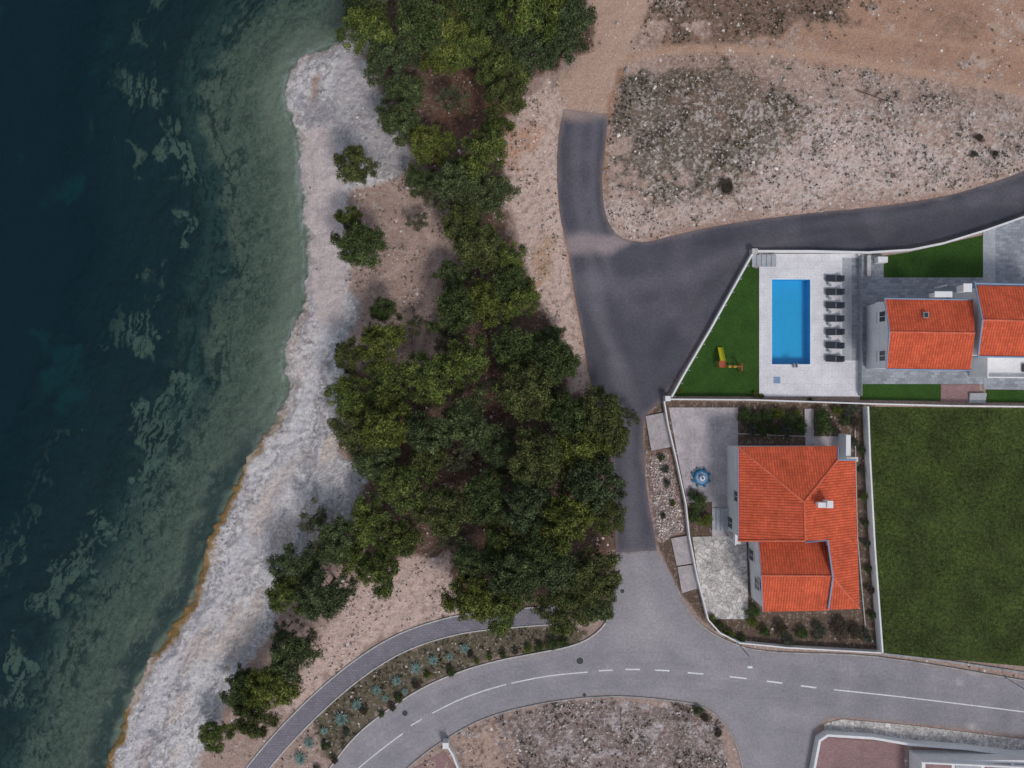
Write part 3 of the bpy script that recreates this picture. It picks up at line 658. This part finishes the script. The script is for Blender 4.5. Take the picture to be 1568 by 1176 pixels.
wgable(1358,457,566,508,e1,r1,hB,.25); wgable(1499,437,546,490,e2,r2,hB,.2)
pbox('skylight_frame',1413,478,1421,487,6.3,6.58,M['metal'],hB,zp=6.4); pbox('skylight_glass',1414.2,479.2,1419.8,485.8,6.56,6.61,M['glass'],hB,zp=6.4)
xb=W(1357,500,e1).x+.25
for y in (485,545): wwin(xb,y,3.1,4.9,1.1,hB)
pbox('balcony',1327,470,1347,562,2.7,2.85,M['greytile'],hB); wallpath('balcony_parapet',[(1347,468),(1326,468),(1326,564),(1347,564)],.15,2.4,3.6,M['white'],hB)
for y in (470,515,560): pbox('pillar',1326,y-1.5,1329,y+1.5,0,2.7,M['white'],hB)
e=empty('round_patio_table'); disc('top',1337,515,.4,3.5,3.55,M['dark'],e); disc('leg',1337,515,.06,2.85,3.5,M['metal'],e,8)
for k in range(4):
    a=k*math.pi/2+.6; disc('stool',1337+7*math.cos(a)*.8,515+9*math.sin(a),.17,2.85,3.25,M['dark'],e,10)
pbox('south_terrace',1484,547,1720,578,0,2.9,M['white'],hB); wallpath('south_parapet',[(1485,547),(1485,578),(1720,580)],.15,2.9,3.6,M['white'],hB)
pbox('terrace_window',1540,558,1548,570,2.9,3.2,M['glass'],hB)
chimney(1443,451,5.0,6.2,hB,24,3); chimney(1480,441,5.4,6.7,hB,10,5)
pbox('pergola_post',1430,440,1432,442,0,2.5,M['white'],hB)
pbox('garden_store',1338,395,1353,404,0,1.1,M['white'],None,.03)
pbox('bench_planter',1325,392,1331,424,0,.5,M['dirtywhite'],None,.03)
# ---------- estate A yard
sheet('patio',[(1024,624),(1130,624),(1130,683),(1122,826),(1090,826),(1090,768),(1052,770),(1038,700)],.03,M['concrete'])
for x in (1060,1095): sheet('patio_joint',[(x,626),(x+.6,626),(x+.6,768),(x,768)],.036,M['dirtywhite'])
for y in (655,700,742): sheet('patio_joint',[(1038,y),(1112,y),(1112,y+.6),(1038,y+.6)],.041,M['dirtywhite'])
sheet('stone_paving',[(1060,822),(1143,820),(1146,948),(1086,948),(1070,890)],.036,M['crazy'])
prism('concrete_pad',[W(*p).xy for p in ((988,637),(1020,631),(1028,684),(997,690))],-.02,.15,M['pad'],None,.02)
prism('concrete_pad',[W(*p).xy for p in ((1027,824),(1052,820),(1062,862),(1036,866))],-.02,.15,M['pad'],None,.02)
prism('concrete_pad',[W(*p).xy for p in ((1037,868),(1062,864),(1070,900),(1044,908))],-.02,.12,M['pad'],None,.02)
e=empty('yard_steps')
for i in range(4): pbox('step',1090+i*6,778,1096+i*6,812,0,.15+.15*i,M['greytile'],e)
wallpath('boundary_wall',[(1015,614),(1021,650),(1034,705),(1048,770),(1053,818),(1065,880),(1082,946),(1100,966),(1130,981),(1200,988),(1344,996)],.16,-.05,.9,M['white'])
wallpath('boundary_wall',[(1322,622),(1325,700),(1332,830),(1344,994)],.2,-.05,1.3,M['white'])
wallpath('garden_edging',[(1308,640),(1312,820),(1326,980)],.1,-.02,.2,M['dirtywhite'])
wallpath('garden_edging',[(1128,664),(1232,668),(1232,626)],.1,-.02,.2,M['dirtywhite'])
sheet('patio',[(1233,626),(1246,626),(1246,668),(1284,668),(1284,683),(1233,683)],.03,M['concrete'])
e=empty('garden_fountain')
disc('plinth',1073,731,1.25,.03,.10,M['pad'],e,8); disc('basin',1073,731,.95,.1,.5,M['bluet'],e,8,.04); disc('water',1073,731,.72,.5,.52,M['bluegut'],e,8); disc('bowl',1073,731,.32,.52,.95,M['white'],e,12,.06); disc('spout',1073,731,.12,.95,1.2,M['bluet'],e,8)
for k in range(8):
    a=k*math.pi/4+.4; disc('tile',1073+14*math.cos(a),731+14*math.sin(a),.16,.1,.3,M['bluet'],e,6)
sheet('meadow',fieldP,.03,M['field'])
wallpath('concrete_strip',[(1345,1000),(1450,1012),(1568,1030),(1720,1056)],.25,-.03,.14,M['kerb'])
# ---------- estate C
sheet('courtyard',[(1252,1128),(1385,1138),(1385,1300),(1236,1300)],.03,M['redpave'])
sheet('stone_verge',[(1262,1108),(1290,1101),(1400,1111),(1568,1132),(1720,1156),(1720,1170),(1470,1138),(1388,1132),(1330,1122),(1262,1118)],.028,M['crazy'])
wallpath('boundary_wall',[(1237,1300),(1240,1180),(1250,1128),(1262,1120),(1330,1124),(1388,1134),(1470,1140),(1720,1172)],.3,-.05,1.1,M['white'])
hC=empty('flat_roof_house')
pbox('walls',1392,1148,1720,1300,0,2.6,M['white'],hC); 
for i in range(4):
    pbox('roof_terrace',1400+i*44,1153,1438+i*44,1300,2.6,2.7,M['greytile' if i%2 else 'redpave'],hC)
wallpath('parapet',[(1392,1300),(1392,1149),(1720,1165)],.2,2.6,3.1,M['white'],hC)
sheet('driveway',[(628,1180),(680,1150),(698,1176),(712,1260),(560,1260)],.024,M['redpave'])
wallpath('boundary_wall',[(684,1134),(694,1150),(704,1176),(716,1260)],.22,-.05,1.0,M['white']); pbox('gate_pillar',679,1130,688,1139,0,1.3,M['white'],None,.03)
def lamp(px,py,ang):
    e=empty('street_lamp'); q=W(px,py); d_=Vector((math.cos(ang),math.sin(ang),0))
    tube('pole',q,q+Vector((0,0,5)),.06,M['metal'],e); tube('arm',q+Vector((0,0,5)),q+d_*.9+Vector((0,0,5.2)),.035,M['metal'],e)
    h=q+d_*1.1+Vector((0,0,5.2)); prism('head',[(h.x-.28,h.y-.13),(h.x+.28,h.y-.13),(h.x+.28,h.y+.13),(h.x-.28,h.y+.13)],5.15,5.28,M['white'],e,.03); disc('base',px,py,.16,0,.25,M['metal'],e,10)
lamp(1128,983,-math.pi/2); lamp(1540,1038,-math.pi/2)
# ---------- vegetation
def cards(P,ln,wd,rng,upb=.0):
    n=len(P); d1=rng.normal(size=(n,3)); d1[:,2]+=upb; d1/=np.linalg.norm(d1,axis=1)[:,None]
    d2=rng.normal(size=(n,3)); d2-= (d2*d1).sum(1)[:,None]*d1; d2/=np.linalg.norm(d2,axis=1)[:,None]
    ln=ln*rng.uniform(.6,1.3,(n,1)); wd=wd*rng.uniform(.6,1.3,(n,1))
    V=np.stack([P-d2*wd/2,P+d2*wd/2,P+d1*ln],1).reshape(-1,3)
    return V,np.arange(n*3).reshape(n,3)
def cone(a,b_,r0_,r1_,n=6):
    a=Vector(a);b_=Vector(b_); dd=(b_-a).normalized(); s1=dd.orthogonal().normalized(); s2=dd.cross(s1)
    V=[a+s1*r0_*math.cos(6.283*i/n)+s2*r0_*math.sin(6.283*i/n) for i in range(n)]+[b_+s1*r1_*math.cos(6.283*i/n)+s2*r1_*math.sin(6.283*i/n) for i in range(n)]
    F=[]
    for i in range(n): F+=[(i,(i+1)%n,(i+1)%n+n),(i,(i+1)%n+n,i+n)]
    return np.array([tuple(v) for v in V]),np.array(F)
def pine(seed,R=3.2,h0=3.6,dome=2.7,npf=60,per=230,base=(.05,.065,.025),lit_top=(.17,.18,.06),ls=.28,prr=(.4,.8)):
    rng=np.random.default_rng(seed); Vs=[];Fs=[];Cs=[];Ms=[]; off=0
    def add(V,F,C_,mi):
        nonlocal off
        Vs.append(V);Fs.append(F+off);Cs.append(C_);Ms.append(np.full(len(F),mi)); off+=len(V)
    lean=rng.uniform(-.4,.4,2)*min(1,R/2)
    V,F=cone((0,0,-.3),(lean[0],lean[1],h0+dome*.6),.06*R,.02*R); add(V,F,np.tile([.08,.06,.045],(len(V),1)),1)
    ph=rng.uniform(0,6.28,3)
    for k in range(npf):
        a=rng.uniform(0,6.283); rm=R*(.86+.12*math.sin(2*a+ph[0])+.1*math.sin(3*a+ph[1])+.09*math.sin(5*a+ph[2]))
        r=rm*math.sqrt((k+.5)/npf)*.9
        z=h0+dome*(1-(r/R)**2)*rng.uniform(.5,1)+rng.uniform(-.3,.3)*min(1,R/3)
        pc=np.array([r*math.cos(a)+lean[0],r*math.sin(a)+lean[1],z]); pr=rng.uniform(*prr)
        if k%3==0:
            V,F=cone((lean[0]*.6,lean[1]*.6,h0*rng.uniform(.5,1)),tuple(pc),.02*R,.006*R,5); add(V,F,np.tile([.08,.06,.045],(len(V),1)),1)
        n=int(per*(pr/(.5*(prr[0]+prr[1])))**2); dr=rng.normal(size=(n,3)); dr/=np.linalg.norm(dr,axis=1)[:,None]; dr[:,2]=np.where(dr[:,2]<-.3,-dr[:,2],dr[:,2]); rad=pr*rng.uniform(0,1,(n,1))**.42
        P=dr*rad*np.array([1,1,.7])*(1+.22*np.sin(np.arctan2(dr[:,1:2],dr[:,:1])*3+k))+pc
        V,F=cards(P,ls,ls*.38,rng,.6)
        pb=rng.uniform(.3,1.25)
        t=np.clip(.10+.85*pb*np.clip(dr[:,2:3],0,1)*(rad/pr)+rng.normal(0,.12,(n,1)),0,1.1)  # top light painted into needle colour: upper outer side of each puff paler
        C_=np.array(base)*(1-t)+np.array(lit_top)*t; C_=C_*rng.uniform(.75,1.25,(n,1))*rng.uniform(.85,1.15)
        dry=rng.uniform(size=(n,1))<.03; C_=np.where(dry,np.array([.16,.10,.05]),C_)
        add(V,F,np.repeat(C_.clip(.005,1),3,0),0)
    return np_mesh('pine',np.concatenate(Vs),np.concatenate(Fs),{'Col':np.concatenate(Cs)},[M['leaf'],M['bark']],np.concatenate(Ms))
pines=[pine(100+i,base=b_,lit_top=t_) for i,(b_,t_) in enumerate([((.05,.075,.026),(.23,.27,.075)),((.038,.06,.026),(.17,.22,.075)),((.055,.078,.024),(.27,.30,.07)),((.042,.064,.03),(.18,.215,.09)),((.05,.08,.026),(.25,.30,.075)),((.04,.06,.03),(.15,.19,.085)),((.05,.07,.028),(.22,.24,.08))])]
sparse=[pine(200+i,npf=26,per=170,base=(.06,.07,.04),lit_top=(.19,.19,.11)) for i in range(3)]
TR=[(565,48,42),(598,95,40),(640,32,45),(690,48,45),(742,12,45),(800,22,50),(862,22,46),(858,78,36),(560,8,35),(618,148,36),(762,108,40),(768,152,34),(826,62,42),(722,78,36),(608,185,34),(658,222,36),(742,242,40),(702,288,42),(642,272,26),(762,296,36),(545,262,32),(538,335,22),(548,380,38),(715,340,34),(725,382,40),(775,400,30),(780,445,34),(798,462,32),(700,482,38),(745,470,36),(592,474,22),(530,546,26),(582,528,36),(540,606,36),(598,590,40),(545,660,40),(600,648,42),(655,582,46),(712,556,40),(782,532,40),(842,552,38),(800,606,48),(722,640,44),(655,655,42),(850,515,22),(568,700,40),(868,640,36),(925,634,42),(895,690,44),(942,672,32),(832,702,48),(905,748,46),(770,690,34),(622,748,46),(680,772,42),(742,768,42),(800,778,46),(862,792,44),(930,784,32),(562,800,40),(612,822,34),(505,832,40),(452,862,40),(440,908,36),(498,902,42),(580,872,36),(545,850,32),(722,850,34),(722,910,40),(788,880,44),(850,862,44),(902,880,44),(862,928,40),(764,925,42),(915,925,30),(842,832,40),(775,828,38),(455,1005,40),(415,1045,38),(375,1068,34),(395,1100,32),(328,1130,28),(365,1040,22),(760,200,24),(690,430,30),(650,700,30),(700,20,35),(560,-30,40),(650,-40,45),(760,-45,50),(860,-40,45),(835,15,40),(780,70,34),(670,85,30)]
rng=np.random.default_rng(5)
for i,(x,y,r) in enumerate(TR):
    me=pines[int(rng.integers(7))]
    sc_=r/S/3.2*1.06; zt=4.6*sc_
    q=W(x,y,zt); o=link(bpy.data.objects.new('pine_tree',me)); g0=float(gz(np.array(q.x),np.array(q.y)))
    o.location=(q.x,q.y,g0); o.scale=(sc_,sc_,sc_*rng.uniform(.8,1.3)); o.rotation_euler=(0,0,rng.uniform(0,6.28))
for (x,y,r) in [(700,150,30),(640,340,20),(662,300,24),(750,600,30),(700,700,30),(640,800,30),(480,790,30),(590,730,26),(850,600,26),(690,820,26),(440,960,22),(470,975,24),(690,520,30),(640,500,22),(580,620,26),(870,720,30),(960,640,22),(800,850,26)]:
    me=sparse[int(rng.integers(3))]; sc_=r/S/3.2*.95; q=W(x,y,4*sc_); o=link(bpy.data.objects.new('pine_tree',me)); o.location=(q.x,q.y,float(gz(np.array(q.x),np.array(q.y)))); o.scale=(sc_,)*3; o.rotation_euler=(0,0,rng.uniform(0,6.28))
bush=[pine(300+i,R=.85,h0=.3,dome=.55,npf=22,per=140,base=b_,lit_top=t_,ls=.14,prr=(.2,.36)) for i,(b_,t_) in enumerate([((.045,.07,.03),(.12,.17,.06)),((.07,.085,.06),(.18,.2,.15)),((.06,.09,.02),(.24,.28,.06)),((.08,.065,.045),(.17,.14,.1))])]
def addbush(x,y,r,k,zs=1,name='garden_bush'):
    o=link(bpy.data.objects.new(name,bush[k])); q=W(x,y); s_=r/S; o.location=(q.x,q.y,0); o.scale=(s_,s_,min(s_,1.1)*zs); o.rotation_euler=(0,0,rng.uniform(0,6.28))
for x,y,r,k in [(1138,636,14,0),(1154,642,15,0),(1172,638,14,0),(1190,634,13,2),(1208,640,15,0),(1222,652,15,0),(1148,658,12,1),(1165,659,12,0),(1183,658,12,0),(1200,660,12,1),(1216,634,10,2),(1258,638,17,0),(1260,654,18,0),(1300,630,14,1),(1306,650,12,3),(1280,628,10,2),(1292,645,10,0),(1068,770,19,0),(1077,795,14,2),(1060,756,10,1),(1058,790,12,0),(1150,934,14,0),(1150,950,11,2),(1170,965,11,0),(1190,962,14,3),(1205,975,12,1),(1225,968,12,0),(1280,962,19,3),(1250,965,15,1),(1300,965,17,3),(1325,972,12,1),(1318,690,8,0),(1319,720,7,1),(1320,760,8,2),(1322,800,7,0),(1324,830,8,1),(1328,870,7,0),(1330,900,9,3),(1334,940,8,0),(1100,958,10,0),(1116,970,10,2),(1088,946,8,2),(1134,976,8,0),(1306,678,8,1),
    (845,985,13,0),(862,980,11,0),(825,990,10,0),(770,1000,8,0),(790,995,7,3),(808,992,8,2),(730,1012,6,2),(690,1026,10,0),(640,1048,9,3),(610,1068,9,0),(560,1085,9,3),(600,1080,8,3),(530,1120,8,1),(500,1140,9,0),(512,1160,8,3),(486,1176,8,0),(655,1032,7,2),(750,1004,7,2),(720,1002,8,3),(585,1092,7,0),(1080,1098,10,3),(1100,1120,8,3),(1068,1085,9,0),(1155,604,6,2),(1165,606,5,2),(1040,598,6,2),(1240,612,5,0),(1012,700,7,0),(1020,740,7,1),(1015,790,6,0),(1030,770,6,2),(1018,718,7,1)]:
    addbush(x,y,r,k)
def agave():
    bm=bmesh.new()
    for k in range(34):
        a=k*2.399; el=.25+1.0*(k/34); Ln=.95-.35*k/34; w=.10
        pr=None; d_=Vector((math.cos(a),math.sin(a),0)); sd=Vector((-d_.y,d_.x,0))
        for j in range(6):
            t=j/5; p=d_*(Ln*t*math.cos(el))+Vector((0,0,.1+Ln*t*math.sin(el)-.2*t*t)); ww=w*(1-t)**.7*(.7+.6*math.sin(3.1*min(t+.15,1)))+.004
            l=bm.verts.new(p-sd*ww+Vector((0,0,.03))); m_=bm.verts.new(p); r_=bm.verts.new(p+sd*ww+Vector((0,0,.03)))
            if pr: bm.faces.new((pr[0],pr[1],m_,l)); bm.faces.new((pr[1],pr[2],r_,m_))
            pr=(l,m_,r_)
    me=bpy.data.meshes.new('agave'); bm.to_mesh(me); bm.free(); me.materials.append(mat('agave_leaf',c(132,158,152),.6,bump=0,n2=(6,.25))); return me
ag=agave()
for x,y,r in [(523,1099,14),(547,1078,11),(577,1056,10),(590,1068,7),(608,1041,10),(637,1022,11),(664,1010,10),(688,1005,8),(712,992,10),(474,1136,11),(461,1160,13),(497,1118,8),(620,1058,7)]:
    o=link(bpy.data.objects.new('agave_plant',ag)); q=W(x,y); o.location=(q.x,q.y,0); o.scale=(r/S/.85,)*3; o.rotation_euler=(0,0,rng.uniform(0,6))
# scatter
w=np.clip(MS[:,1],0,1)**1.4*(np.abs(X)<66)*(np.abs(Y)<51)*(d>1)*(flat<.9)*np.clip(.3+1.6*jn+1.2*jf+.8*jl,0,2)
w=w/w.sum(); k=RNG.choice(len(X),6500,p=w)
bx=X[k]+RNG.uniform(-.1,.1,len(k)); by=Y[k]+RNG.uniform(-.1,.1,len(k)); rad=.05+RNG.exponential(.08,len(k)).clip(0,.35)
P=np.stack([bx,by,Z[k]],1); P=np.repeat(P,22,0); rr_=np.repeat(rad,22)[:,None]
P=P+RNG.normal(size=P.shape)*rr_*np.array([.6,.6,.35])+np.array([0,0,1])*rr_*.5
V,F2=cards(P,.14,.05,RNG,.6)
pick3=RNG.integers(0,3,len(k)); pal=np.array([[.06,.065,.032],[.08,.06,.045],[.10,.09,.06]])
cc_=pal[pick3]*RNG.uniform(.7,1.3,(len(k),1)); cc_=np.repeat(np.repeat(cc_,22,0),3,0)
link(bpy.data.objects.new('dry_scrub',np_mesh('dry_scrub',V,F2,{'Col':cc_},[M['leaf']])))
bm=bmesh.new(); bmesh.ops.create_icosphere(bm,subdivisions=1,radius=1); IV=np.array([v.co[:] for v in bm.verts]); IF=np.array([[v.index for v in f.verts] for f in bm.faces]); bm.free()
w=(MS[:,0]**1.5+.10*MS[:,2])*(np.abs(X)<66)*(np.abs(Y)<51)*(d>.3)*(flat<.85)*np.clip(.3+1.6*jn+1.4*jf+.5*jl,0,2)
w+= (sdpoly(PX,PY,[(990,695),(1026,690),(1052,816),(1004,830)])>4)*6.0
w/=w.sum(); k=RNG.choice(len(X),13000,p=w)
n=len(k); sz=.03+.03*RNG.exponential(1,n); sz=np.clip(sz,0,.32); sc3=sz[:,None]*RNG.uniform(.6,1.4,(n,3)); 
SV=IV[None]*sc3[:,None]*RNG.uniform(.7,1.3,(n,len(IV),1)); th=RNG.uniform(0,6.28,n); cs,sn_=np.cos(th)[:,None],np.sin(th)[:,None]
SV=np.stack([SV[...,0]*cs-SV[...,1]*sn_,SV[...,0]*sn_+SV[...,1]*cs,SV[...,2]],-1)+np.stack([X[k]+RNG.uniform(-.1,.1,n),Y[k]+RNG.uniform(-.1,.1,n),Z[k]+sz*.2],1)[:,None]
SF=(IF[None]+np.arange(n)[:,None,None]*len(IV)).reshape(-1,3)
cs_=ca(206,194,188)*RNG.uniform(.45,1.3,(n,1)); cs_=np.repeat(cs_,len(IV),0)
link(bpy.data.objects.new('loose_stones',np_mesh('loose_stones',SV.reshape(-1,3),SF,{'Col':np.clip(cs_,0,.85)},[M['stone']])))
gx=RNG.uniform(1335,1600,50000);gy=RNG.uniform(625,1020,50000); kk=sdpoly(gx,gy,fieldP)>4; gx=gx[kk];gy=gy[kk]
dn_=fbm(gx*.02,gy*.02,4,8); kk=RNG.uniform(size=len(gx))<.5+1.1*dn_; gx=gx[kk];gy=gy[kk]
P=np.stack([(gx-CX)/S,(CY-gy)/S,np.full(len(gx),.03)],1); V,F2=cards(P,.22,.06,RNG,1.0); V[:,2]=np.maximum(V[:,2],.032)
cc_=np.where((RNG.uniform(size=len(gx))<.3)[:,None],np.array([.15,.15,.05]),np.array([.045,.07,.018]))*RNG.uniform(.7,1.3,(len(gx),1))
link(bpy.data.objects.new('meadow_grass',np_mesh('meadow_grass',V,F2,{'Col':np.repeat(cc_,3,0)},[M['leaf']])))
addbush(1112,285,15,3,1,'brush_pile'); addbush(1498,215,9,3,1,'brush_pile'); addbush(1490,238,7,1,1,'brush_pile'); addbush(1520,238,7,3,1,'brush_pile')
e=empty('fallen_branch')
for a,b_ in (((1312,138),(1368,158)),((1340,148),(1352,136)),((1350,152),(1345,165)),((1325,143),(1332,133)),((1358,154),(1366,147))):
    A_=W(*a,.25);B_=W(*b_,.2); V,F=cone(A_,B_,.07,.03); pydata('limb',V,[list(map(int,f)) for f in F],M['bark'],e)
# ---------- light
el=math.radians(52); az=math.radians(150)
sd=Vector((math.sin(az)*math.cos(el),math.cos(az)*math.cos(el),math.sin(el)))
sl=bpy.data.lights.new('sun','SUN'); sl.energy=1.5; sl.angle=math.radians(14); sl.color=(1,.95,.9)
so=link(bpy.data.objects.new('sun',sl)); so.rotation_euler=sd.to_track_quat('Z','Y').to_euler()
w=bpy.data.worlds.new('World'); scn.world=w; w.use_nodes=True; nt=w.node_tree; bg=nt.nodes['Background']
sk=nt.nodes.new('ShaderNodeTexSky'); sk.sky_type='NISHITA'; sk.sun_disc=False; sk.sun_elevation=el; sk.sun_rotation=az
hs=nt.nodes.new('ShaderNodeHueSaturation'); hs.inputs['Saturation'].default_value=.45; nt.links.new(sk.outputs[0],hs.inputs['Color']); nt.links.new(hs.outputs[0],bg.inputs[0]); bg.inputs[1].default_value=.12
cam=bpy.data.cameras.new('camera'); cam.lens=28; cam.sensor_width=36; cam.clip_end=6000
co=link(bpy.data.objects.new('camera',cam)); co.location=(0,0,H); scn.camera=co
scn.view_settings.view_transform='Standard'; scn.view_settings.look='None'; scn.view_settings.exposure=0
